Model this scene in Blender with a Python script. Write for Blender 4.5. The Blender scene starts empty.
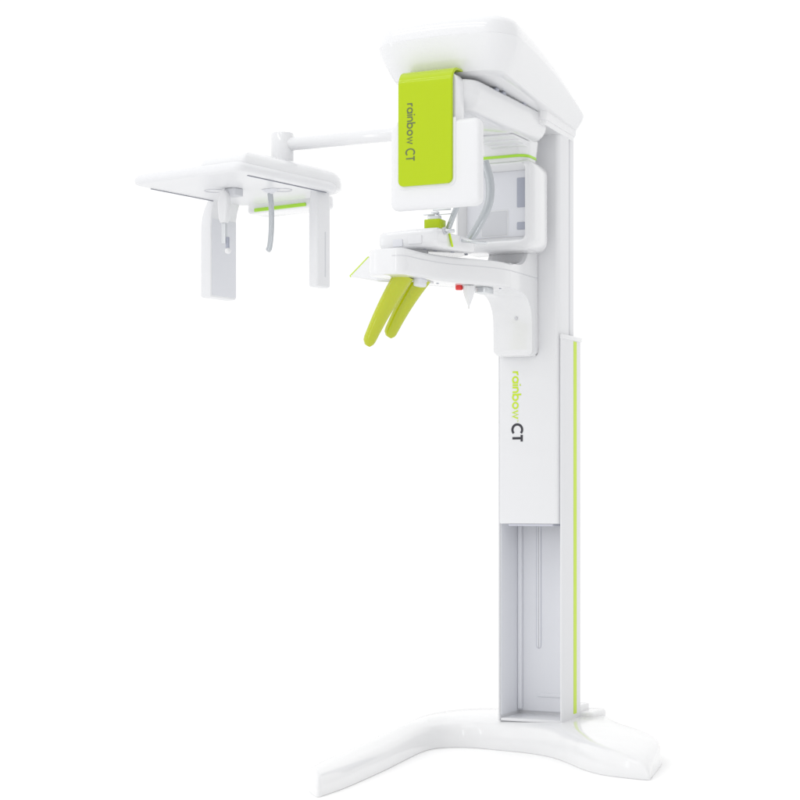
import bpy, bmesh, math, random
from mathutils import Vector, Matrix
random.seed(4)
PI = math.pi
sc = bpy.context.scene
COL = sc.collection

# ------------------------------------------------------------------ materials
def mat(name, col, rough=.3, metal=0., coat=0., alpha=1., trans=0., var=.0, bump=.0, sss=0., ior=1.45, spec=.5):
    m = bpy.data.materials.new(name); m.use_nodes = True
    nt = m.node_tree; b = nt.nodes['Principled BSDF']
    b.inputs['Base Color'].default_value = (*col, 1)
    b.inputs['Roughness'].default_value = rough
    b.inputs['Metallic'].default_value = metal
    b.inputs['Coat Weight'].default_value = coat
    b.inputs['Coat Roughness'].default_value = .06
    b.inputs['Transmission Weight'].default_value = trans
    b.inputs['IOR'].default_value = ior
    b.inputs['Specular IOR Level'].default_value = spec
    if sss:
        b.inputs['Subsurface Weight'].default_value = sss
        b.inputs['Subsurface Scale'].default_value = .01
    tc = nt.nodes.new('ShaderNodeTexCoord')
    nz = nt.nodes.new('ShaderNodeTexNoise'); nz.inputs['Scale'].default_value = 9; nz.inputs['Detail'].default_value = 3
    nt.links.new(tc.outputs['Object'], nz.inputs['Vector'])
    mr = nt.nodes.new('ShaderNodeMapRange')
    mr.inputs['To Min'].default_value = max(.02, rough-.04); mr.inputs['To Max'].default_value = rough+.05
    nt.links.new(nz.outputs['Fac'], mr.inputs['Value']); nt.links.new(mr.outputs['Result'], b.inputs['Roughness'])
    if bump:
        n2 = nt.nodes.new('ShaderNodeTexNoise'); n2.inputs['Scale'].default_value = 900
        nt.links.new(tc.outputs['Object'], n2.inputs['Vector'])
        bp = nt.nodes.new('ShaderNodeBump'); bp.inputs['Strength'].default_value = bump; bp.inputs['Distance'].default_value = .0004
        nt.links.new(n2.outputs['Fac'], bp.inputs['Height']); nt.links.new(bp.outputs['Normal'], b.inputs['Normal'])
    return m
M = dict(
    white=mat('gloss_white_plastic', (.750,.755,.770), .16, coat=.7),
    satin=mat('satin_white_paint', (.745,.75,.768), .34, coat=.1, bump=.05),
    base=mat('base_white_enamel', (.80,.802,.81), .14, coat=.4),
    alu=mat('inner_channel_grey', (.80,.81,.845), .42, bump=.05),
    groove=mat('groove_grey', (.58,.59,.66), .5),
    panel=mat('panel_pale_grey', (.70,.71,.75), .4, bump=.05),
    panel2=mat('panel_grey', (.60,.61,.64), .45, bump=.05),
    window=mat('window_blue_grey', (.37,.39,.46), .4),
    lime=mat('lime_gloss_plastic', (.425,.565,.001), .17, coat=.2, spec=.3),
    limeline=mat('lime_inlay', (.54,.73,.02), .35),
    greenline=mat('green_inlay', (.40,.72,.05), .3),
    handle=mat('yellow_green_handle_plastic', (.455,.51,.001), .12, coat=.6, sss=.15),
    silver=mat('brushed_silver', (.66,.68,.70), .28, metal=.75),
    clear=mat('smoky_clear_plastic', (.52,.55,.58), .12, metal=.2, coat=.8, trans=.15),
    reflector=mat('mirror_reflector', (.90,.90,.91), .16, metal=.9, coat=.3),
    dark=mat('dark_seam', (.22,.23,.28), .5),
    ink=mat('charcoal_ink', (.035,.035,.045), .5),
    inkolive=mat('olive_grey_ink', (.12,.15,.07), .5),
    red=mat('red_button', (.75,.03,.03), .3, coat=.4),
    rubber=mat('rubber_foot', (.5,.5,.5), .7),
)

# ------------------------------------------------------------------ mesh helpers
def link(name, bm, m, parent=None, angle=35, loc=None, rot=None):
    bmesh.ops.recalc_face_normals(bm, faces=bm.faces[:])
    me = bpy.data.meshes.new(name); bm.to_mesh(me); bm.free()
    for p in me.polygons: p.use_smooth = True
    me.set_sharp_from_angle(angle=math.radians(angle))
    me.materials.append(m)
    o = bpy.data.objects.new(name, me); COL.objects.link(o)
    if parent: o.parent = parent
    if loc: o.location = loc
    if rot: o.rotation_euler = rot
    return o
def empty(name, loc=(0,0,0), rz=0, parent=None):
    o = bpy.data.objects.new(name, None); COL.objects.link(o)
    o.location = loc; o.rotation_euler = (0,0,rz); o.parent = parent
    return o
def loft(bm, loops, cap0=True, cap1=True, closed=True):
    vs = [[bm.verts.new(p) for p in L] for L in loops]
    n = len(vs[0])
    for a, b in zip(vs, vs[1:]):
        for i in range(n if closed else n-1):
            j = (i+1) % n
            bm.faces.new((a[i], a[j], b[j], b[i]))
    if cap0: bm.faces.new(vs[0][::-1])
    if cap1: bm.faces.new(vs[-1])
    return vs
def rrect(x0, x1, y0, y1, r, n=8):
    """rounded rectangle loop; r = radius or 4 radii (x1y1, x0y1, x0y0, x1y0)"""
    if not isinstance(r, (tuple, list)): r = (r,)*4
    out = []
    for (cx, cy, sx, sy, a0), q in zip(((x1,y1,-1,-1,0),(x0,y1,1,-1,90),(x0,y0,1,1,180),(x1,y0,-1,1,270)), r):
        for k in range(n+1):
            a = math.radians(a0 + 90*k/n)
            out.append((cx+sx*q+q*math.cos(a), cy+sy*q+q*math.sin(a)))
    return out
def box(bm, x0, x1, y0, y1, z0, z1, bev=.004, seg=3, vert=None):
    """box with bevelled edges"""
    r = bmesh.ops.create_cube(bm, size=1)
    vs = r['verts']
    for v in vs:
        v.co = Vector(((x0+x1)/2+v.co.x*(x1-x0), (y0+y1)/2+v.co.y*(y1-y0), (z0+z1)/2+v.co.z*(z1-z0)))
    if bev > 0:
        es = list({e for v in vs for e in v.link_edges})
        bmesh.ops.bevel(bm, geom=es, offset=bev, segments=seg, profile=.5, affect='EDGES')
def slab_loops(plan, zs):
    """plan(inset) -> 2D loop ; zs = [(z, inset)...]"""
    return [[(x, y, z) for x, y in plan(i)] for z, i in zs]
def soft_prism(bm, x0, x1, y0, y1, r, t0, t1, e=.004, axis='z', n=8, seg=4):
    """rounded-rectangle prism with softened rims, thickness t0..t1 along axis"""
    st = []
    for k in range(seg+1):
        a = PI/2*k/seg
        st.append((t0+e*(1-math.sin(a)), e*(1-math.cos(a))))
    st = st[::-1]
    st2 = [(t1-(t-t0), i) for t, i in st[::-1]]
    # st goes from cap (t0, inset e) outward
    L = []
    for t, i in st+st2:
        rr = [max(q-i, .0005) for q in (r if isinstance(r,(tuple,list)) else (r,)*4)]
        lp = rrect(x0+i, x1-i, y0+i, y1-i, rr, n)
        if axis == 'z': L.append([(a, b, t) for a, b in lp])
        elif axis == 'y': L.append([(a, t, b) for a, b in lp])
        else: L.append([(t, a, b) for a, b in lp])
    loft(bm, L)
def cyl(bm, p, q, r, n=32, bev=.002, r2=None):
    p, q = Vector(p), Vector(q); d = (q-p); L = d.length; d.normalize()
    u = d.orthogonal().normalized(); v = d.cross(u)
    r2 = r if r2 is None else r2
    st = [(0, r-bev), (bev*.3, r-bev*.3), (bev, r), (L-bev, r2), (L-bev*.3, r2-bev*.3), (L, r2-bev)]
    loft(bm, [[p+d*t+(u*math.cos(2*PI*k/n)+v*math.sin(2*PI*k/n))*R for k in range(n)] for t, R in st])
def catmull(pts, n=8):
    P = [Vector(p) for p in pts]; P = [2*P[0]-P[1]]+P+[2*P[-1]-P[-2]]
    out = []
    for i in range(1, len(P)-2):
        for k in range(n):
            t = k/n; a, b, c, d = P[i-1:i+3]
            out.append(.5*((2*b)+(c-a)*t+(2*a-5*b+4*c-d)*t*t+(3*b-a-3*c+d)*t**3))
    out.append(P[-2]); return out
def tube(bm, pts, ra, rb=None, n=20, up=(0,0,1), sm=8, taper=None, round_end=True):
    """tube of elliptical section: ra along the side direction, rb along the other"""
    rb = rb or ra
    P = catmull(pts, sm) if sm > 1 else [Vector(p) for p in pts]
    up = Vector(up); L = []
    N = len(P)
    for i, p in enumerate(P):
        t = (P[min(i+1, N-1)]-P[max(i-1, 0)]).normalized()
        s = t.cross(up).normalized(); w = s.cross(t).normalized()
        f = taper(i/(N-1)) if taper else 1
        L.append([p+(s*ra*math.cos(2*PI*k/n)+w*rb*math.sin(2*PI*k/n))*f for k in range(n)])
    if round_end:
        def endcap(i0, i1):
            t = (P[i0]-P[i1]).normalized(); c = P[i0]; base = L[i0]; e = min(ra, rb)*.8
            return [[c+(Vector(v)-c)*math.cos(a)+t*e*math.sin(a) for v in base] for a in (PI*.15, PI*.3, PI*.42, PI*.48)]
        a = endcap(0, 1)[::-1]; b = endcap(-1, -2)
        L = a+L+b
    loft(bm, L)
def revolve(bm, prof, centre, n=32, axis=None):
    """prof [(r, h)...] about +z (or axis) at centre"""
    c = Vector(centre); ax = Vector(axis or (0,0,1)).normalized(); u = ax.orthogonal().normalized(); v = ax.cross(u)
    loft(bm, [[c+ax*h+(u*math.cos(2*PI*k/n)+v*math.sin(2*PI*k/n))*max(r, .0002) for k in range(n)] for r, h in prof])
def extrude_profile(bm, poly, x0, x1, bev=.006, seg=3, shift=None):
    """closed (y,z) outline extruded along x, rims bevelled; shift(y,z)->dx bends it in plan"""
    a = [bm.verts.new((x0, y, z)) for y, z in poly]; b = [bm.verts.new((x1, y, z)) for y, z in poly]
    n = len(poly)
    f0 = bm.faces.new(a); f1 = bm.faces.new(b[::-1])
    for i in range(n): bm.faces.new((a[i], b[i], b[(i+1)%n], a[(i+1)%n]))
    es = list(f0.edges)+list(f1.edges)
    bmesh.ops.bevel(bm, geom=es, offset=bev, segments=seg, profile=.5, affect='EDGES')
def arc(cx, cy, r, a0, a1, n=10):
    return [(cx+r*math.cos(math.radians(a0+(a1-a0)*k/n)), cy+r*math.sin(math.radians(a0+(a1-a0)*k/n))) for k in range(n+1)]

# ------------------------------------------------------------------ lettering (geometric sans drawn as strokes)
def glyph(ch):
    R = .42
    if ch == 'r': return [[(0,0),(0,.9)], [(0,.45)]+arc(.36,.5,.34,175,70,8)], .48
    if ch == 'a': return [arc(R,.45,R,0,360,28), [(2*R,0),(2*R,.9)]], 2*R+.12
    if ch == 'i': return [[(0,0),(0,.9)], [(0,1.16),(0,1.34)]], .12
    if ch == 'n': return [[(0,0),(0,.9)], [(0,.4)]+arc(.34,.54,.34,180,0,14)+[(.68,0)]], .80
    if ch == 'b': return [[(0,0),(0,1.42)], arc(R,.45,R,0,360,28)], 2*R+.12
    if ch == 'o': return [arc(R,.45,R,0,360,28)], 2*R+.12
    if ch == 'w': return [[(0,.9),(.28,0),(.56,.86),(.84,0),(1.12,.9)]], 1.2
    if ch == 'C': return [arc(.66,.66,.66,48,312,26)], 1.22
    if ch == 'T': return [[(.0,1.26),(.84,1.26)], [(.42,0),(.42,1.26)]], .95
    if ch == 'M': return [[(0,0),(0,1),(.4,.35),(.8,1),(.8,0)]], 1.0
    return [], .5
def lettering(bm, text, sw=.17, gap=.26):
    """returns word length in em; strokes lie in the local x-z plane, front towards -y"""
    x = 0; lay = 0
    for ch in text:
        gl, w = glyph(ch)
        for st in gl:
            lay += 1; th = 1+.06*(lay % 7)
            P = [Vector((x+a, b)) for a, b in st]
            closed = (P[0]-P[-1]).length < 1e-3 and len(P) > 4
            if closed: P = P[:-1]
            n = len(P); L, Rr = [], []
            for i, p in enumerate(P):
                if closed: a, b = P[i-1], P[(i+1) % n]
                else: a, b = P[max(i-1,0)], P[min(i+1,n-1)]
                d0 = (p-a).normalized() if (p-a).length > 1e-6 else (b-p).normalized()
                d1 = (b-p).normalized() if (b-p).length > 1e-6 else d0
                t = (d0+d1).normalized(); nn = Vector((-t.y, t.x)); k = 1/max(.75, nn.dot(Vector((-d0.y, d0.x))))
                L.append(p+nn*sw/2*k); Rr.append(p-nn*sw/2*k)
            f = [[bm.verts.new((q.x, -.05*th, q.y)) for q in S] for S in (L, Rr)]
            g = [[bm.verts.new((q.x, .02, q.y)) for q in S] for S in (L, Rr)]
            for i in range(n if closed else n-1):
                j = (i+1) % n
                bm.faces.new((f[0][i], f[0][j], f[1][j], f[1][i]))
                bm.faces.new((g[0][i], f[0][i], f[0][j], g[0][j])) ; bm.faces.new((g[1][i], f[1][i], f[1][j], g[1][j]))
            if not closed:
                for i in (0, n-1): bm.faces.new((f[0][i], g[0][i], g[1][i], f[1][i]))
        x += w+gap
    return x-gap
def put_text(name, text, m, parent, x, y, ztop, length, sw=.17, gap=.26, stretch=1.):
    """text turned 90 degrees clockwise: reads downwards from ztop; x = baseline side (left)"""
    bm = bmesh.new(); L = lettering(bm, text, sw, gap); s = length/L
    for v in bm.verts:
        tx, ty, tz = v.co
        v.co = Vector((x+tz*s*stretch, y+ty*.02*.6, ztop-tx*s))
    return link(name, bm, m, parent, 30)

# ------------------------------------------------------------------ the machine
root = empty('dental_xray_machine')
root['label'] = 'tall white floor standing dental x-ray machine with lime green accents and side scanning arm'
root['category'] = 'x-ray machine'

# ---- base: bent two-legged foot
st = [  # inner x,y, outer x,y, height
    (-.190,-1.235,-.300,-1.100,.078),
    (-.200,-1.060,-.328,-.980,.084),(-.232,-.820,-.360,-.760,.088),(-.268,-.590,-.398,-.540,.092),(-.312,-.350,-.438,-.290,.096),
    (-.340,-.160,-.470,-.060,.099),(-.328,-.070,-.484,.130,.102),(-.280,-.022,-.450,.290,.106),(-.210,-.006,-.370,.380,.110),
    (-.120,-.022,-.230,.430,.113),(.010,-.050,-.020,.450,.113),(.130,-.120,.140,.420,.112),(.240,-.240,.235,.280,.108),
    (.330,-.350,.310,.190,.105),(.420,-.430,.395,.110,.100),(.500,-.462,.465,.020,.091),(.555,-.476,.515,-.080,.078),
    (.585,-.480,.545,-.200,.060),(.600,-.480,.572,-.330,.038),(.604,-.478,.590,-.420,.016)]
def dense(rows, n=5):
    out = []
    R = [rows[0]]+rows+[rows[-1]]
    for i in range(1, len(R)-2):
        for k in range(n):
            t = k/n; a, b, c, d = R[i-1:i+3]
            out.append([.5*((2*b[j])+(c[j]-a[j])*t+(2*a[j]-5*b[j]+4*c[j]-d[j])*t*t+(3*b[j]-a[j]-3*c[j]+d[j])*t**3) for j in range(len(b))])
    out.append(list(rows[-1])); return out
bm = bmesh.new(); loops = []
rows = dense(st)
def base_sec(r, sc_=1., hz=1.):
    ix, iy, ox, oy, h = r; h *= hz
    I, O = Vector((ix, iy)), Vector((ox, oy)); c = (I+O)/2; W = (O-I).length; u = (O-I).normalized()
    e = min(.022, W*.22)
    prof = [(0.002,.0005),(.000,.004)]
    # inner wall leaning, ridge, crown, outer ridge
    g = min(1, W/.14)
    prof += [(.004*g, h*.45), (.008*g, h*.62), (.015*g, h*.76), (.028*g, h*.85), ((.05 if W > .2 else .042)*g, h*.91)]
    k = .20 if W > .2 else .36
    prof += [(max(W*k, .06*g), h*.975), (W*.52, h)]
    prof += [(W-max(W*k*.8, .05*g), h*.975), (W-.034*g, h*.88), (W-.018*g, h*.76), (W-.009*g, h*.58), (W-.002*g, h*.3), (W, .004), (W-.002, .0005)]
    P = []
    for s, z in prof:
        s = max(0, min(W, s)); q = I+u*s; q = c+(q-c)*sc_
        P.append((q.x, q.y, z if z < .013 and h > .03 else z))
    return P
t0 = Vector((rows[0][0]-rows[1][0], rows[0][1]-rows[1][1])).normalized()
def shiftL(L, d): return [(x+d.x, y+d.y, z) for x, y, z in L]
loops = [shiftL(base_sec(rows[0], k, h), t0*d) for k, h, d in ((.50,.66,.0215),(.66,.78,.0205),(.78,.87,.018),(.87,.93,.0135),(.94,.97,.008),(.98,.99,.003))]
loops += [base_sec(r) for r in rows]
loft(bm, loops)
base = link('base_frame', bm, M['base'], root, 75)
bm = bmesh.new()   # raised rear socket behind the mast
soft_prism(bm, -.16, .165, .19, .36, .02, .04, .128, .012)
link('base_socket', bm, M['base'], root, 40)
bm = bmesh.new(); soft_prism(bm, -.13, .118, .19, .30, .012, .10, .152, .005)
link('rear_foot_plate', bm, M['base'], root, 40)

# ---- lower column cover: U channel
ZT = 1.484; ZB = .104
bm = bmesh.new()
prof = [(-.124,0),(-.124,.19),(-.114,.20),(.111,.20),(.121,.19),(.121,0)]
inner = [(.1145,0),(.1145,.186),(-.1180,.186),(-.1180,0)]
pl = prof+inner
loft(bm, [[(x, y, z) for x, y in pl] for z in (ZB, ZT)], False, False)
def capU(z):
    v = {}
    for i, (x, y) in enumerate(pl): v[i] = bm.verts.new((x, y, z))
    for q in ((0,1,8,9),(1,2,8),(2,3,7,8),(3,4,7),(4,5,6,7)): bm.faces.new([v[i] for i in q])
capU(ZB); capU(ZT)
bmesh.ops.remove_doubles(bm, verts=bm.verts[:], dist=1e-5)
es = [e for e in bm.edges if abs(e.verts[0].co.x-e.verts[1].co.x) < 1e-6 and abs(e.verts[0].co.y) < 1e-6 and abs(e.verts[1].co.y) < 1e-6]
bmesh.ops.bevel(bm, geom=es, offset=.0022, segments=2, profile=.5, affect='EDGES')
cover = link('column_cover', bm, M['satin'], root)
bm = bmesh.new()    # grey lining of the channel
box(bm, -.1175, .114, .1800, .1855, .125, 1.40, 0)
link('channel_back', bm, M['alu'], cover)
bm = bmesh.new(); box(bm, -.1178, -.1150, .012, .179, .125, 1.40, 0)
link('channel_side', bm, M['alu'], cover)
bm = bmesh.new(); box(bm, -.1148, -.098, .160, .1795, .13, 1.40, .006, 3); link('corner_rail', bm, M['alu'], cover)
bm = bmesh.new(); soft_prism(bm, -.046, -.027, .355, 1.30, .0099, .1775, .1799, .0008, 'y'); link('guide_slot', bm, M['groove'], cover)
bm = bmesh.new(); soft_prism(bm, -.0435, -.0285, .3575, 1.29, .0079, .1765, .1774, .0004, 'y'); link('guide_slot_inset', bm, M['alu'], cover)
bm = bmesh.new(); box(bm, -.04, .112, .1765, .1799, .178, .192, .001); link('access_flap', bm, M['alu'], cover)
bm = bmesh.new(); box(bm, -.1175, .114, .006, .1795, .1045, .1150, .003); link('channel_floor', bm, M['satin'], cover)
bm = bmesh.new()    # accent stripe on the right flank
box(bm, .1205, .1222, .119, .150, .128, ZT-.012, .0004, 1)
link('accent_stripe', bm, M['limeline'], cover)
bm = bmesh.new()    # end caps on the flanks
box(bm, .1140, .1235, -.0015, .2015, ZT-.010, ZT+.006, .002)
link('flank_cap', bm, M['white'], cover)
bm = bmesh.new(); box(bm, -.1260, -.1175, -.0015, .2015, ZT-.010, ZT+.006, .002); link('flank_cap', bm, M['white'], cover)

# ---- moving carriage with front panel, mast behind
bm = bmesh.new()
rr = lambda i, x0=-.1178, x1=.1115, y0=-.001, y1=.100: rrect(x0+i, x1-i, y0+i, y1-i, (.004,.004,.0016,.017), 6)
loft(bm, slab_loops(rr, [(.815,.0012),(.8162,0),(2.205,0)]))
car = link('carriage_panel', bm, M['satin'], root, 40)
bm = bmesh.new(); box(bm, -.085, .085, .004, .09, .8065, .8145, .002); link('lower_seal', bm, M['groove'], car)
bm = bmesh.new(); box(bm, -.098, .0975, .1002, .1245, 1.0, 2.235, .002); link('mast_groove', bm, M['groove'], root)
bm = bmesh.new(); box(bm, -.105, .1045, .1247, .168, 1.0, 2.235, .004); link('mast', bm, M['satin'], root)

# lettering on the carriage
put_text('word_lettering', 'rainbow', M['limeline'], car, -.0665, -.0014, 1.3590, .168, .25, .24, .96)
bm = bmesh.new()
lm = put_text('small_mark_lettering', 'TM', M['limeline'], car, -.049, -.0013, 1.187, .0075, .16, .2)
put_text('model_lettering', 'CT', M['ink'], car, -.0672, -.0014, 1.171, .0645, .30, .10, 1.0)

# ---- top housing (fixed head)
def top_plan(hwf, hwr, yf, yr, rf=.05, rb=.06):
    """trapezoid-ish plan with bowed front"""
    out = []
    cor = [(hwr, yr, -1, -1, 0, rb), (-hwr, yr, 1, -1, 90, rb), (-hwf, yf, 1, 1, 180, rf), (hwf, yf, -1, 1, 270, rf)]
    for cx, cy, sx, sy, a0, q in cor:
        for k in range(13):
            a = math.radians(a0+90*k/12); out.append((cx+sx*q+q*math.cos(a), cy+sy*q+q*math.sin(a)))
    # subdivide long sides
    res = []
    for i, p in enumerate(out):
        res.append(p); nx = out[(i+1) % len(out)]
        d = math.hypot(nx[0]-p[0], nx[1]-p[1])
        if i % 13 == 12:
            m_ = 12
            for k in range(1, m_): res.append((p[0]+(nx[0]-p[0])*k/m_, p[1]+(nx[1]-p[1])*k/m_))
    return res
def top_z(y, f):
    """crowned roof and gently sloping floor; f 0 bottom ..1 top"""
    t = (y+.80)/1.04; t = max(0, min(1, t))
    zb = 2.262-.030*t
    zt = 2.443-.150*t**2.6
    return zb+(zt-zb)*f
bm = bmesh.new(); L = []
lv = [ # f, front half width, rear half width, y front, y rear, corner radius
    (.00,.164,.104,-.700,.160,.05),(.015,.184,.117,-.722,.176,.055),(.05,.197,.126,-.737,.186,.06),(.20,.214,.136,-.755,.195,.07),
    (.40,.231,.145,-.775,.205,.08),(.58,.243,.149,-.790,.211,.085),(.61,.2440,.149,-.7915,.211,.085),(.614,.2425,.1478,-.790,.2095,.084),(.72,.2415,.144,-.789,.206,.084),(.82,.238,.136,-.785,.197,.08),
    (.90,.230,.122,-.775,.182,.078),(.95,.217,.104,-.760,.163,.075),(.985,.190,.078,-.73,.130,.06),(1.0,.13,.04,-.66,.06,.04)]
for f, wf, wr, yf, yr, r in lv:
    q = top_plan(wf, wr, yf, yr, min(r, wf*.6), min(r, wr*.5)*1.0)
    o = []
    for x, y in q:
        o.append((x, y-(.018*(1-(x/.25)**2) if y < -.6 else 0)*1, top_z(y, f)+.014*(1-(x/.25)**2)*f*f))
    L.append(o)
loft(bm, L)
top = link('top_housing', bm, M['white'], root, 28)
bm = bmesh.new()   # stepped collar under the rear of the housing
loft(bm, slab_loops(lambda i: top_plan(.137-i, .118-i, -.20+i, .183-i, .02, .03), [(2.200,.012),(2.204,.008),(2.216,.007),(2.2165,.004),(2.222,.002),(2.250,.0)]))
link('collar', bm, M['white'], top, 35)

# ---- rotating arm beam beneath the housing
bm = bmesh.new()
cap = lambda i: rrect(-.112+i, .112-i, -.775+i, -.085-i, (.085,.085,.075,.075), 12)
def cap(i, w=.112): 
    r = max(.07-i*.8, .02); return rrect(-w+i, w-i, -.775+i, -.068-i, r, 12)
loft(bm, slab_loops(cap, [(2.246,.012),(2.244,.004),(2.236,0),(2.200,.001),(2.184,.005),(2.170,.013),(2.158,.025),(2.150,.040),(2.146,.056)]))
beam = link('rotating_arm', bm, M['white'], root, 50)
bm = bmesh.new()   # stepped underside towards the detector
for k, (y0_, z_) in enumerate(((-.34,2.1385),(-.28,2.1325),(-.235,2.126))):
    soft_prism(bm, -.070+k*.003, .070-k*.003, y0_, -.10, .02, z_, 2.147, .003)
link('arm_underside', bm, M['satin'], beam, 35)
bm = bmesh.new()
cyl(bm, (0,-.42,2.236), (0,-.42,2.262), .085, 48); link('bearing', bm, M['groove'], beam)
for k, y in enumerate((-.56,-.50,-.32)):
    bm = bmesh.new(); box(bm, .098, .110, y-.012, y+.012, 2.243, 2.252, .002); link('clip', bm, M['window'], beam)

# ---- detector side: neck, green line, housing with recessed sensor
bm = bmesh.new()
loft(bm, slab_loops(lambda i: rrect(-.128+i, .070-i, -.205+i, -.072-i, .04, 10), [(2.155,-.002),(2.102,.003),(2.078,.006)]))
neck = link('detector_neck', bm, M['white'], beam, 40)
bm = bmesh.new()
loft(bm, slab_loops(lambda i: rrect(-.1285+i, .0690-i, -.2065+i, -.080-i, .040, 10), [(2.0915,.0012),(2.0925,0),(2.0995,0),(2.1005,.0012)]))
link('green_line', bm, M['greenline'], neck, 35)
det = empty('detector_unit', (0,0,0), 0, beam)
bm = bmesh.new()
HX0, HX1, HY0, HY1, HZ0, HZ1 = -.205, .094, -.205, -.045, 1.768, 2.082
out = lambda i, r=.03: rrect(HX0+i, HX1-i, HZ0+i, HZ1-i, max(r-i, .003), 8)
Ls = []
def ring(i, r, y): return [(x, y, z) for x, z in rrect(HX0+i, HX1-i, HZ0+i, HZ1-i, max(r, .002), 8)]
Ls = [ring(.034,.02,HY1), ring(.018,.03,HY1-.002), ring(.006,.036,HY1-.012), ring(0,.04,HY1-.03), ring(0,.036,HY0+.022), ring(.002,.034,HY0+.010), ring(.008,.03,HY0+.002), ring(.014,.026,HY0), 
      ]
def ring2(x0, x1, z0, z1, r, y): return [(x, y, z) for x, z in rrect(x0, x1, z0, z1, r, 8)]
Ls += [ring2(-.194,.064,1.800,2.073,.022,HY0), ring2(-.191,.062,1.803,2.070,.020,HY0+.002), ring2(-.178,.058,1.812,2.054,.016,HY0+.030), ring2(-.172,.056,1.818,2.050,.012,HY0+.036), ring2(-.168,.052,1.822,2.046,.01,HY0+.0362)]
loft(bm, Ls)
dh = link('detector_housing', bm, M['white'], beam, 40)
bpy.data.objects.remove(det)
yp = HY0+.0375
bm = bmesh.new(); soft_prism(bm, -.170, .055, 1.820, 2.049, .010, yp-.004, yp+.001, .001, 'y'); sp = link('sensor_panel', bm, M['panel'], dh)
bm = bmesh.new(); soft_prism(bm, .020, .0535, 1.921, 2.024, .003, yp-.0065, yp-.0042, .0008, 'y'); link('indicator_window', bm, M['window'], sp)
bm = bmesh.new(); soft_prism(bm, .020, .0535, 1.843, 1.869, .003, yp-.0065, yp-.0042, .0008, 'y'); link('indicator_window', bm, M['window'], sp)
bm = bmesh.new(); soft_prism(bm, -.116, -.013, 1.824, 1.916, .003, yp-.0052, yp-.0042, .0004, 'y'); link('sensor_border', bm, M['satin'], sp)
bm = bmesh.new(); soft_prism(bm, -.113, -.017, 1.827, 1.912, .003, yp-.0066, yp-.0053, .0004, 'y'); link('sensor_window', bm, M['panel2'], sp)

# ---- tube head in front, with lime cover plate
def head_ring(i, y, x0=-.153, x1=.162, z0=1.828, z1=2.106, r=.024):
    return [(x, y, z) for x, z in rrect(x0+i, x1-i, z0+i, z1-i, max(r-i*.4, .004), 8)]
YF = -.83
bm = bmesh.new()
loft(bm, [head_ring(.016, YF+.0), head_ring(.0085, YF+.0015), head_ring(.003, YF+.006), head_ring(0, YF+.014), head_ring(.001, YF+.030), head_ring(.008, YF+.045), head_ring(.03, YF+.085), head_ring(.045, YF+.12), head_ring(.06, YF+.125)])
head = link('tube_head', bm, M['satin'], beam, 45)
bm = bmesh.new()   # neck from head up into the beam
soft_prism(bm, -.118, .078, 2.06, 2.258, (.03,.02,.01,.01), YF+.010, YF+.070, .006, 'y')
link('head_neck', bm, M['white'], head, 40)
# lime cover: follows the front then bends back over the neck
bm = bmesh.new()
x0, x1 = -.1195, .0700
path = [(YF-.0035, 1.920)]+[(YF-.0035, 1.92+k*.042) for k in range(1, 8)]
path += [(YF-.0035+.044*(1-math.cos(a)), 2.2245+.044*math.sin(a)) for a in [PI/2*k/12 for k in range(13)]]
path += [(YF+.075, 2.2700)]
th = .007
rad = .018
secs = []
n = len(path)
for i, (y, z) in enumerate(path):
    a = path[max(i-1,0)]; b = path[min(i+1,n-1)]
    t = Vector((b[0]-a[0], b[1]-a[1])).normalized(); nn = Vector((-t.y, t.x))  # outward (-y when going up)
    secs.append((y, z, nn.x, nn.y))
# bottom rounding rows
rows_ = []
for k in range(9):
    a = PI/2*k/8
    rows_.append((YF-.0035, 1.902+rad*(1-math.cos(a))*1.0, rad*(1-math.sin(a))))
P = [(y, z, -1, 0, ins) for y, z, ins in rows_]+[(y, z, nx, nz, 0) for y, z, nx, nz in secs[1:]]
grid = []
for y, z, nx, nz, ins in P:
    row = []
    for lay in ((0, 0), ):
        xs = [(x0+ins, -th*.15), (x0+ins+.0002, th*.6), (x0+ins+.0022, th), (x1-ins-.0022, th), (x1-ins-.0002, th*.6), (x1-ins, -th*.15)]
        wscale = 1+max(0, (z-2.1))*.0
        for x, h in xs: row.append((x*1.0, y+nx*h*1.0, z+nz*h))
    grid.append(row)
loft(bm, grid, True, True, True)
plate = link('cover_plate', bm, M['lime'], head, 50)
bm = bmesh.new()   # raised rim around the plate on the head
soft_prism(bm, x0-.009, x1+.010, 1.892, 2.111, (.004,.004,.024,.026), YF-.0022, YF+.004, .002, 'y')
link('plate_recess', bm, M['satin'], head, 40)
put_text('word_lettering', 'rainbow', M['inkolive'], plate, -.0860, YF-.0106, 2.1640, .1290, .205, .24, 1.08)
put_text('model_lettering', 'CT', M['inkolive'], plate, -.0900, YF-.0106, 2.0200, .0400, .22, .14, 1.28)

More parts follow.
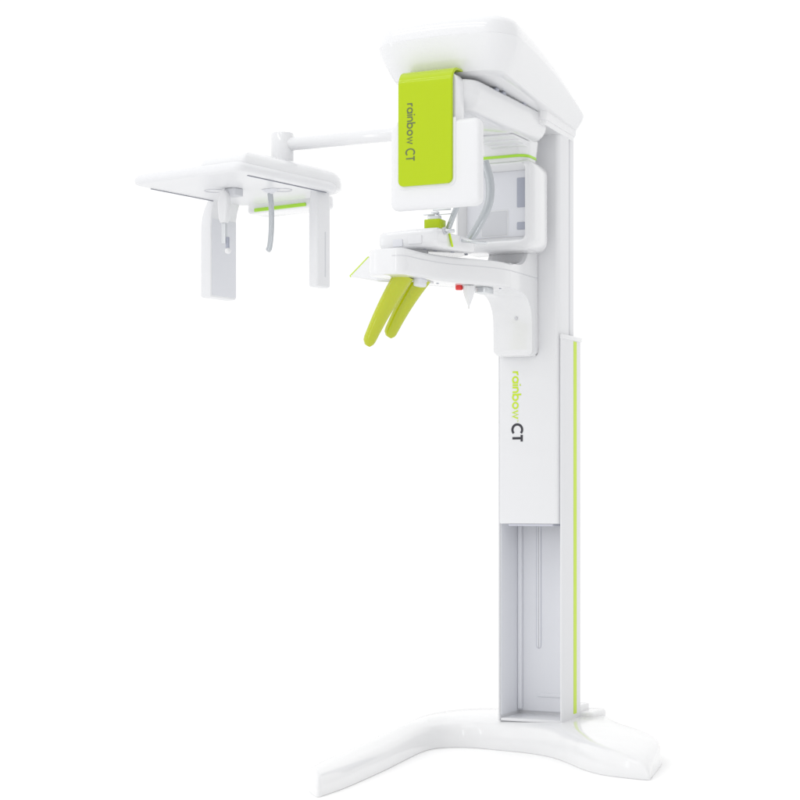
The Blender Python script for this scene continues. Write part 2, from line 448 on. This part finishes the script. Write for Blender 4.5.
# ---- patient support: bracket on the carriage, curved arm, nose
def bez(p0, p1, p2, n=8):
    return [tuple(p0[j]*(1-t)**2+2*p1[j]*t*(1-t)+p2[j]*t*t for j in (0,1)) for t in [k/n for k in range(n+1)]]
bm = bmesh.new()
zb, zt = 1.630, 1.716
poly = [(-.002,1.4435),(-.002,1.436),(-.002,1.428),(-.002,1.420),(-.002,1.414),(-.002,1.412),(-.052,1.412),(-.060,1.4145),(-.061,1.420),(-.061,1.428),(-.061,1.436),(-.061,1.4435)]
poly += [(-.062,1.52)]+bez((-.064,1.54),(-.078,zb-.002),(-.20,zb),22)+[(-.26,zb)]
poly += [(-.26,zt),(-.23,zt)]+bez((-.215,zt),(-.115,zt+.002),(-.098,zt+.065),16)+[(-.092,1.83),(-.002,1.83)]
BX0, BX1 = -.116, .0325
a_ = [bm.verts.new((BX0, y, z)) for y, z in poly]; b_ = [bm.verts.new((BX1, y, z)) for y, z in poly]
n = len(poly); f0 = bm.faces.new(a_); f1 = bm.faces.new(b_[::-1])
for i in range(n):
    if abs(poly[i][0]+.26) < 1e-6 and abs(poly[(i+1)%n][0]+.26) < 1e-6: continue
    bm.faces.new((a_[i], b_[i], b_[(i+1)%n], a_[(i+1)%n]))
es = [e for e in list(f0.edges)+list(f1.edges) if not all(v.co.y < -.259 for v in e.verts)]
bmesh.ops.bevel(bm, geom=es, offset=.0115, segments=4, profile=.5, affect='EDGES')
for v in bm.verts:      # rounded lower corners
    k = (1.436-v.co.z)/.024
    if k > 0:
        k = min(1, k); ins = .018*(1-math.sqrt(max(0, 1-k*k)))
        mid = (BX0+BX1)/2; v.co.x = mid+(v.co.x-mid)*(1-ins/((BX1-BX0)/2))
arm_b = link('support_bracket', bm, M['white'], root, 45)
bm2 = bmesh.new()
cv = [(-.235,zt)]+bez((-.215,zt),(-.115,zt+.002),(-.098,zt+.065),16)+[(-.093,1.80)]
top_ = [(y-.0035, z+.0035) for y, z in cv]
pp = cv+top_[::-1]
aa = [bm2.verts.new((BX0+.013, y, z)) for y, z in pp]; bb_ = [bm2.verts.new((BX1-.013, y, z)) for y, z in pp]
for i in range(len(pp)): bm2.faces.new((aa[i], bb_[i], bb_[(i+1)%len(pp)], aa[(i+1)%len(pp)]))
bm2.faces.new(aa); bm2.faces.new(bb_[::-1])
# curved arm in plan
ctr = catmull([(-.04175,-.260,0),(-.050,-.310,0),(-.090,-.390,0),(-.140,-.470,0),(-.170,-.560,0),(-.184,-.650,0),(-.188,-.710,0)], 5)
def arm_sections(ctr, hw, z0, z1, e=.012, rot_end=0):
    L = []
    N = len(ctr)
    for i, p in enumerate(ctr):
        t = (ctr[min(i+1,N-1)]-ctr[max(i-1,0)]).normalized()
        if i == 0: t = Vector((0,-1,0))
        s = Vector((-t.y, t.x, 0))   # side
        w = hw(i/(N-1))
        L.append([p+s*a+Vector((0,0,b)) for a, b in rrect(-w, w, z0, z1, e, 4)])
    return L
bm = bmesh.new()
hw = lambda t: .07425-.004*t
SL = arm_sections(ctr, hw, zb, zt)
# rounded nose
last = ctr[-1]; tdir = (ctr[-1]-ctr[-2]).normalized(); s = Vector((-tdir.y, tdir.x, 0))
rn = .040; w = hw(1)
fl = .045
base_p = last+tdir*fl
for k in range(0, 9):
    a = PI/2*k/8
    ww = (w-rn)+rn*math.cos(a); p = base_p+tdir*rn*math.sin(a)
    sh = .004*(k/8)**3
    SL.append([p+s*x+Vector((0,0,b)) for x, b in rrect(-ww, ww, zb+sh, zt-sh, .012, 4)])
loft(bm, SL, False, True)
arm = link('support_arm', bm, M['white'], root, 50)
link('fillet_reflector', bm2, M['reflector'], arm_b, 50)  # thin mirror sheet added over the shaded fillet to lighten it by reflection
# seam line along the flank
bm = bmesh.new()
def seam_pts(side):
    out = []
    for i, p in enumerate(ctr):
        t = (ctr[min(i+1,len(ctr)-1)]-ctr[max(i-1,0)]).normalized()
        if i == 0: t = Vector((0,-1,0))
        ss = Vector((-t.y, t.x, 0)); out.append(p+ss*side*(hw(i/(len(ctr)-1))+.0001)+Vector((0,0,1.690)))
    return out
sp_ = seam_pts(1)+[last+tdir*fl+s*(w+.0001)+Vector((0,0,1.69))]
sp_ = [Vector((.0326,-.012,1.690)), Vector((.0326,-.16,1.690)), Vector((.0326,-.245,1.690))]+sp_[1:]
for k in range(1, 9):
    a = PI/2*k/8
    sp_.append(last+tdir*(fl+rn*math.sin(a))+s*((w-rn)+rn*math.cos(a)+.0001)+Vector((0,0,1.69)))
tube(bm, sp_, .0011, .0011, 6, sm=1, round_end=False)
link('seam', bm, M['panel2'], arm)
# underside tray and tilted control panel on the left
bm = bmesh.new()
cp = [(-.411,-.600,1.655),(-.290,-.640,1.6285),(-.225,-.60,1.626),(-.225,-.40,1.640),(-.430,-.430,1.738)]
pa = [bm.verts.new(p) for p in cp]; nrm = Vector((-.2,-.35,.9)).normalized()
pb = [bm.verts.new(Vector(p)+nrm*.006) for p in cp]
bm.faces.new(pa[::-1]); bm.faces.new(pb)
for i in range(5): bm.faces.new((pa[i], pa[(i+1)%5], pb[(i+1)%5], pb[i]))
wing = link('control_panel', bm, M['satin'], arm, 30)
bm = bmesh.new()
tube(bm, [Vector(cp[0])+nrm*.003, Vector(cp[4])+nrm*.003], .0046, .0046, 10, sm=1, round_end=False)
link('yellow_edge', bm, M['limeline'], wing)
bm = bmesh.new(); box(bm, -.215, -.130, -.66, -.54, 1.6235, 1.6315, .003); link('underside_tray', bm, M['satin'], arm)
# small details under the arm
bm = bmesh.new(); revolve(bm, [(.0002,0),(.010,0),(.0120,.002),(.0128,.006),(.0125,.012),(.0120,.0195),(.0002,.021)], (-.098,-.405,1.6145)); link('emergency_button', bm, M['red'], arm)
bm = bmesh.new(); revolve(bm, [(.0002,-.072),(.0028,-.070),(.003,-.060),(.0055,-.056),(.008,-.048),(.014,-.034),(.0190,-.016),(.0205,-.002),(.0205,.006),(.0002,.006)], (-.066,-.395,1.622)); link('release_knob', bm, M['white'], arm, 50)
bm = bmesh.new(); soft_prism(bm, -.070, -.022, -.345, -.275, .012, 1.610, 1.6295, .002); link('latch_plate', bm, M['silver'], arm)
for (x, y) in ((-.135,-.50),(-.005,-.265)):
    bm = bmesh.new(); revolve(bm, [(.0002,-.0015),(.004,-.0015),(.0045,.002),(.0002,.002)], (x,y,1.6295)); link('screw', bm, M['window'], arm)
bm = bmesh.new(); revolve(bm, [(.0002,0),(.005,0),(.0058,.0015),(.0058,.004),(.0002,.004)], (-.026,-.0700,1.545), axis=(0,1,0)); link('screw', bm, M['panel2'], arm_b)

# ---- handles: two translucent yellow-green grips
def grip(top, bot, w0, w1, bow):
    bm = bmesh.new(); T, B = Vector(top), Vector(bot); N = 22; L = []
    d = (B-T).normalized()
    side = d.cross(Vector((-.86,.50,0))).normalized(); nn = d.cross(side).normalized()
    for i in range(N+1):
        t = i/N; p = T.lerp(B, t)+nn*bow*math.sin(PI*t)
        w = w0+(w1-w0)*t; h = .022-.004*t
        e = 1.
        if t > .92: e = math.sqrt(max(.0, 1-((t-.92)/.08)**2*.8))
        L.append([p+side*a*e+nn*b*(.5+.5*e) for a, b in [(w*math.copysign(abs(math.cos(q))**.9, math.cos(q)), h*math.copysign(abs(math.sin(q))**.95, math.sin(q))) for q in [2*PI*j/40 for j in range(40)]]])
    loft(bm, L); return bm
link('hand_grip', grip((-.168,-.690,1.640), (-.300,-.700,1.412), .036, .021, -.012), M['handle'], arm, 50)
link('hand_grip', grip((-.150,-.590,1.640), (-.266,-.610,1.446), .034, .022, -.012), M['handle'], arm, 50)
bm = bmesh.new(); box(bm, -.150, -.122, -.665, -.61, 1.604, 1.634, .008, 5); link('grip_mount', bm, M['panel'], arm)

# ---- chin rest and temple supports
chin = None
bm = bmesh.new()
Lc = []
plan = lambda i, dz: None
pl_ = [(-.076,-.655),(-.066,-.640),(-.058,-.55),(-.030,-.455),(-.034,-.420),(-.075,-.375),(-.130,-.335),(-.20,-.36),(-.265,-.50),(-.282,-.60),(-.281,-.645),(-.262,-.657),(-.17,-.657)]
def off(pl, k, cx=-.12, cy=-.5): return [(cx+(x-cx)*k, cy+(y-cy)*k) for x, y in pl]
def sm_loop(pl, n=5):
    N = len(pl); out = []
    for i in range(N):
        a, b, c, d = [Vector(pl[(i+j) % N]) for j in (-1,0,1,2)]
        for k in range(n):
            t = k/n; out.append(.5*((2*b)+(c-a)*t+(2*a-5*b+4*c-d)*t*t+(3*b-a-3*c+d)*t**3))
    return out
def ctop(x, y): return 1.796-.022*max(0, min(1, (y+.62)/.22))-.006*max(0, min(1, (-.16-x)/.12))
for z, k in ((0,.90),(.04,.955),(.12,.985),(.35,1.0),(.75,.992),(.9,.975),(.97,.945),(1.0,.88)):
    lo = []
    for q in sm_loop(off(pl_, k)):
        zl = 1.733+.003*(q.y+.5); zh = ctop(q.x, q.y); lo.append((q.x, q.y, zl+(zh-zl)*z))
    Lc.append(lo)
loft(bm, Lc)
chin = link('chin_rest', bm, M['white'], root, 50)
bm = bmesh.new(); cyl(bm, (-.185,-.56,1.705), (-.185,-.56,1.740), .040, 32); link('chin_rest_pivot', bm, M['white'], chin)
bm = bmesh.new(); soft_prism(bm, -.225, -.190, -.014+1.752, 1.762, .003, -.6600, -.6535, .001, 'y'); link('side_button', bm, M['panel'], chin)
bm = bmesh.new(); soft_prism(bm, -.170, -.120, 1.744, 1.772, .003, -.6600, -.6535, .001, 'y'); link('side_button', bm, M['satin'], chin)
bm = bmesh.new(); tube(bm, [(-.0590,-.572,1.782),(-.0535,-.560,1.742)], .0045, .0030, 8, sm=1); link('yellow_mark', bm, M['limeline'], chin)
bm = bmesh.new(); revolve(bm, [(.0002,0),(.010,0),(.012,.002),(.0125,.008),(.0002,.008)], (-.068,-.600,1.788), axis=(.9,-.3,.2)); link('adjusting_knob', bm, M['panel2'], chin)
for (x, y) in ((-.135,-.60),(-.12,-.55),(-.08,-.50),(-.065,-.42)):
    bm = bmesh.new(); revolve(bm, [(.0002,0),(.006,0),(.006,.003),(.0002,.003)], (x,y,1.7305)); link('screw', bm, M['window'], chin)
# bite block
bm = bmesh.new(); box(bm, -.146, -.088, -.585, -.535, 1.785, 1.834, .003); bb = link('bite_block', bm, M['lime'], chin)
bm = bmesh.new()
box(bm, -.138, -.098, -.575, -.548, 1.834, 1.848, .002); box(bm, -.150, -.112, -.582, -.572, 1.8485, 1.8525, .0008)
box(bm, -.128, -.105, -.568, -.55, 1.8530, 1.862, .0015); box(bm, -.112, -.060, -.562, -.552, 1.8500, 1.8525, .0008)
cyl(bm, (-.125,-.56,1.868), (-.060,-.56,1.866), .003, 12, .0006)
link('bite_clamp', bm, M['silver'], bb)
# temple supports
def strap(pts, ra, rb, name, up=(0,1,0)):
    bm = bmesh.new(); tube(bm, pts, ra, rb, 20, up=up); return link(name, bm, M['clear'], chin, 60)
strap([(-.016,-.374,2.048),(.002,-.374,1.985),(.003,-.374,1.930),(-.008,-.374,1.890),(-.034,-.376,1.842),(-.076,-.380,1.778)], .016, .008, 'temple_support')
strap([(-.035,-.540,1.950),(-.040,-.540,1.895),(-.058,-.540,1.850),(-.088,-.54,1.780)], .010, .006, 'temple_support')
bm = bmesh.new(); cyl(bm, (-.048,-.500,1.768), (.045,-.500,1.755), .0055, 16); link('locking_lever', bm, M['silver'], chin)
bm = bmesh.new(); cyl(bm, (-.070,-.600,1.789), (-.028,-.600,1.787), .006, 16); link('locking_lever', bm, M['silver'], chin)
bm = bmesh.new(); cyl(bm, (-.060,-.500,1.769), (-.046,-.500,1.767), .014, 20); link('lever_hub', bm, M['panel'], chin)

# ---- side arm with scanning unit (skull x-ray attachment)
TY = .200
bm = bmesh.new(); cyl(bm, (-1.110,TY,2.298), (-.05,TY,2.298), .0268, 40, .003); boom = link('side_arm_tube', bm, M['white'], root)
bm = bmesh.new(); cyl(bm, (-1.126,TY,2.165), (-1.126,TY,2.342), .0450, 48, .005); post = link('side_arm_post', bm, M['white'], root)
ceph = empty('scanning_unit', (-1.29,.20,0), math.radians(-10), root)
# lower plate
bm = bmesh.new()
pla = lambda i: rrect(-.255+i, .308-i, -.400+i, .270-i, [max(q-i*.6, .01) for q in (.12,.05,.05,.04)], 8)
loft(bm, slab_loops(pla, [(2.1215,.020),(2.1225,.010),(2.127,.003),(2.136,0),(2.146,.002),(2.156,.010),(2.162,.024),(2.165,.05)]))
cpl = link('unit_plate', bm, M['satin'], ceph, 50)
# hump
bm = bmesh.new()
hp = lambda i: rrect(.060+i*.9, .300-i, -.372+i*2.2, .320-i, [max(q-i*.4, .01) for q in (.12,.08,.03,.02)], 10)
loft(bm, slab_loops(hp, [(2.134,.014),(2.140,.006),(2.160,.004),(2.183,.008),(2.198,.016),(2.210,.032),(2.218,.055),(2.221,.08)]))
link('unit_hump', bm, M['white'], ceph, 50)
bm = bmesh.new()
soft_prism(bm, -.250, .135, .292, .430, (.06,.04,.02,.045), 2.094, 2.150, .014)
rear = link('rear_pod', bm, M['white'], ceph, 40)
bm = bmesh.new(); box(bm, -.200, .070, .285, .2925, 2.098, 2.112, .001); link('green_strip', bm, M['greenline'], rear)
for x, a, b in ((-.243,-.29,.10),(.262,-.30,.18)):
    bm = bmesh.new(); box(bm, x-.003, x+.003, a, b, 2.1188, 2.1212, .0004, 1); link('slot', bm, M['dark'], cpl)
for x, y in ((-.075,-.105),(.155,.035)):
    bm = bmesh.new(); n = 48
    loft(bm, [[(x+r*math.cos(2*PI*k/n), y+r*math.sin(2*PI*k/n), z) for k in range(n)] for r, z in ((.040,2.1215),(.040,2.1197),(.0365,2.1197),(.0365,2.1215))], False, False)
    link('disc_ring', bm, M['panel2'], cpl)
# sensor holder (left) and collimator (right)
bm = bmesh.new(); L = []
for z, xa, xb, ins in ((1.729,-.306,-.258,.006),(1.7315,-.309,-.255,.0015),(1.737,-.310,-.254,0),(2.02,-.310,-.254,0),(2.06,-.303,-.252,0),(2.09,-.292,-.246,0),(2.118,-.276,-.236,0),(2.124,-.27,-.234,0)):
    L.append([(x, y, z) for x, y in rrect(xa+ins, xb-ins, .075+ins, .235-ins, .006, 4)])
loft(bm, L); sh = link('sensor_holder', bm, M['satin'], ceph, 40)
bm = bmesh.new(); soft_prism(bm, .083, .232, 1.738, 2.052, .004, -.2540, -.2522, .0006, 'x'); link('sensor_face', bm, M['panel'], sh)
bm = bmesh.new(); L = []
for z, xa, xb, ins in ((1.744,.214,.254,.006),(1.7465,.211,.257,.0015),(1.752,.210,.258,0),(2.06,.210,.258,0),(2.124,.218,.254,0)):
    L.append([(x, y, z) for x, y in rrect(xa+ins, xb-ins, .130+ins, .215-ins, .010, 4)])
loft(bm, L); co = link('collimator', bm, M['satin'], ceph, 40)
bm = bmesh.new(); soft_prism(bm, .1765, .1825, 1.785, 1.965, .0025, .2575, .2588, .0004, 'x'); link('beam_slit', bm, M['panel2'], co)
# ear rods and nose rest
bm = bmesh.new(); soft_prism(bm, -.012, .045, -.125, -.065, .012, 2.092, 2.1208, .003); er = link('ear_rod_mount', bm, M['panel2'], ceph)
bm = bmesh.new(); L = []
for z, w in ((1.985,.012),(2.0,.019),(2.03,.024),(2.075,.026),(2.10,.022),(2.112,.012)):
    L.append([(x, y, z) for x, y in rrect(-.004-w, -.004+w, -.128-.016, -.128+.016, .010, 5)])
loft(bm, L); link('ear_rod_sleeve', bm, M['white'], er, 50)
bm = bmesh.new(); box(bm, -.014, .006, -.134, -.118, 1.905, 1.990, .002); link('ear_rod', bm, M['silver'], er)
bm = bmesh.new(); box(bm, .002, .014, -.128, -.116, 1.885, 1.93, .002); link('ear_rod', bm, M['window'], er)
bm = bmesh.new(); revolve(bm, [(.0002,-.012),(.008,-.010),(.012,-.004),(.012,.004),(.008,.010),(.0002,.012)], (.010,-.122,1.876)); link('ear_plug', bm, M['white'], er, 60)
bm = bmesh.new(); L = []
for z, w in ((2.100,.008),(2.108,.014),(2.115,.028),(2.1208,.036)):
    L.append([(x, y, z) for x, y in rrect(.125-w, .125+w, .0-w*.6, .0+w*.6, w*.4, 5)])
loft(bm, L); er2 = link('ear_rod_mount', bm, M['panel'], ceph)
bm = bmesh.new(); tube(bm, [(.122,0,2.112),(.128,0,2.06),(.130,0,2.00),(.127,0,1.94),(.120,0,1.895),(.113,0,1.884)], .0125, .008, 16, up=(0,1,0)); link('ear_rod', bm, M['clear'], er2, 60)

# ------------------------------------------------------------------ floor
bm = bmesh.new()
bmesh.ops.create_grid(bm, x_segments=2, y_segments=2, size=150)
fl_ = link('floor', bm, mat('white_studio_floor', (.97,.97,.97), .85, spec=.1), None)
fl_['kind'] = 'structure'
fl_['label'] = 'seamless white studio floor under the machine'

# ------------------------------------------------------------------ light
w = bpy.data.worlds.new('World'); sc.world = w; w.use_nodes = True
nt = w.node_tree; bg = nt.nodes['Background']
# studio light dome: white all round, brighter overhead, dimmed behind and right of the camera to shade right-hand faces
tc = nt.nodes.new('ShaderNodeTexCoord')
def node(op, a, b=None, **k):
    n_ = nt.nodes.new('ShaderNodeMath'); n_.operation = op
    for i, v in enumerate((a, b)):
        if v is None: continue
        if isinstance(v, (int, float)): n_.inputs[i].default_value = v
        else: nt.links.new(v, n_.inputs[i])
    n_.use_clamp = k.get('clamp', False)
    return n_.outputs[0]
def dirdot(d):
    n_ = nt.nodes.new('ShaderNodeVectorMath'); n_.operation = 'DOT_PRODUCT'
    nt.links.new(tc.outputs['Generated'], n_.inputs[0]); n_.inputs[1].default_value = Vector(d).normalized()
    return n_.outputs['Value']
up = node('MULTIPLY', node('MULTIPLY', dirdot((0,0,1)), 1., clamp=True), .20)
side_ = node('MULTIPLY', node('MULTIPLY', node('SUBTRACT', dirdot((.9,-.45,.1)), .05), 1.6, clamp=True), .29)
val = node('SUBTRACT', node('ADD', up, 1.06), side_)
nt.links.new(val, bg.inputs['Strength']); bg.inputs['Color'].default_value = (1,1,1,1)
def area(name, loc, target, sx, sy, power, col=(1,1,1)):
    l = bpy.data.lights.new(name, 'AREA'); l.shape = 'RECTANGLE'; l.size = sx; l.size_y = sy; l.energy = power; l.color = col
    o = bpy.data.objects.new(name, l); COL.objects.link(o); o.location = loc
    o.rotation_euler = (Vector(target)-Vector(loc)).to_track_quat('-Z', 'Y').to_euler()
    return o
area('softbox_top', (-.5,-1.0,5.2), (-.3,-.3,0), 3.5, 3.0, 10)
area('strip_light_upper', (-1.6,-4.0,4.6), (0,-.4,1.8), 3.2, .10, 11)
area('strip_light_upper', (-1.2,-3.2,5.0), (0,-.4,1.8), 3.2, .10, 11)
area('strip_light_side', (-3.7,-4.4,2.0), (0,-.4,1.6), .16, 3.0, 9)
area('strip_light_tall', (.55,-6.2,2.0), (0,-.3,1.5), .14, 2.6, 13)
# ------------------------------------------------------------------ camera
cam = bpy.data.cameras.new('camera'); co_ = bpy.data.objects.new('camera', cam); COL.objects.link(co_)
cam.sensor_width = 36; cam.lens = 36*1873/800; cam.shift_y = 100/800
cam.clip_start = .1; cam.clip_end = 500
co_.location = (2.4865, -6.2389, .9)
co_.rotation_euler = (PI/2, 0, math.radians(25.7))
sc.camera = co_
sc.view_settings.view_transform = 'Standard'; sc.view_settings.look = 'None'; sc.view_settings.exposure = 0; sc.view_settings.gamma = 1
sc.cycles.max_bounces = 12; sc.cycles.diffuse_bounces = 6
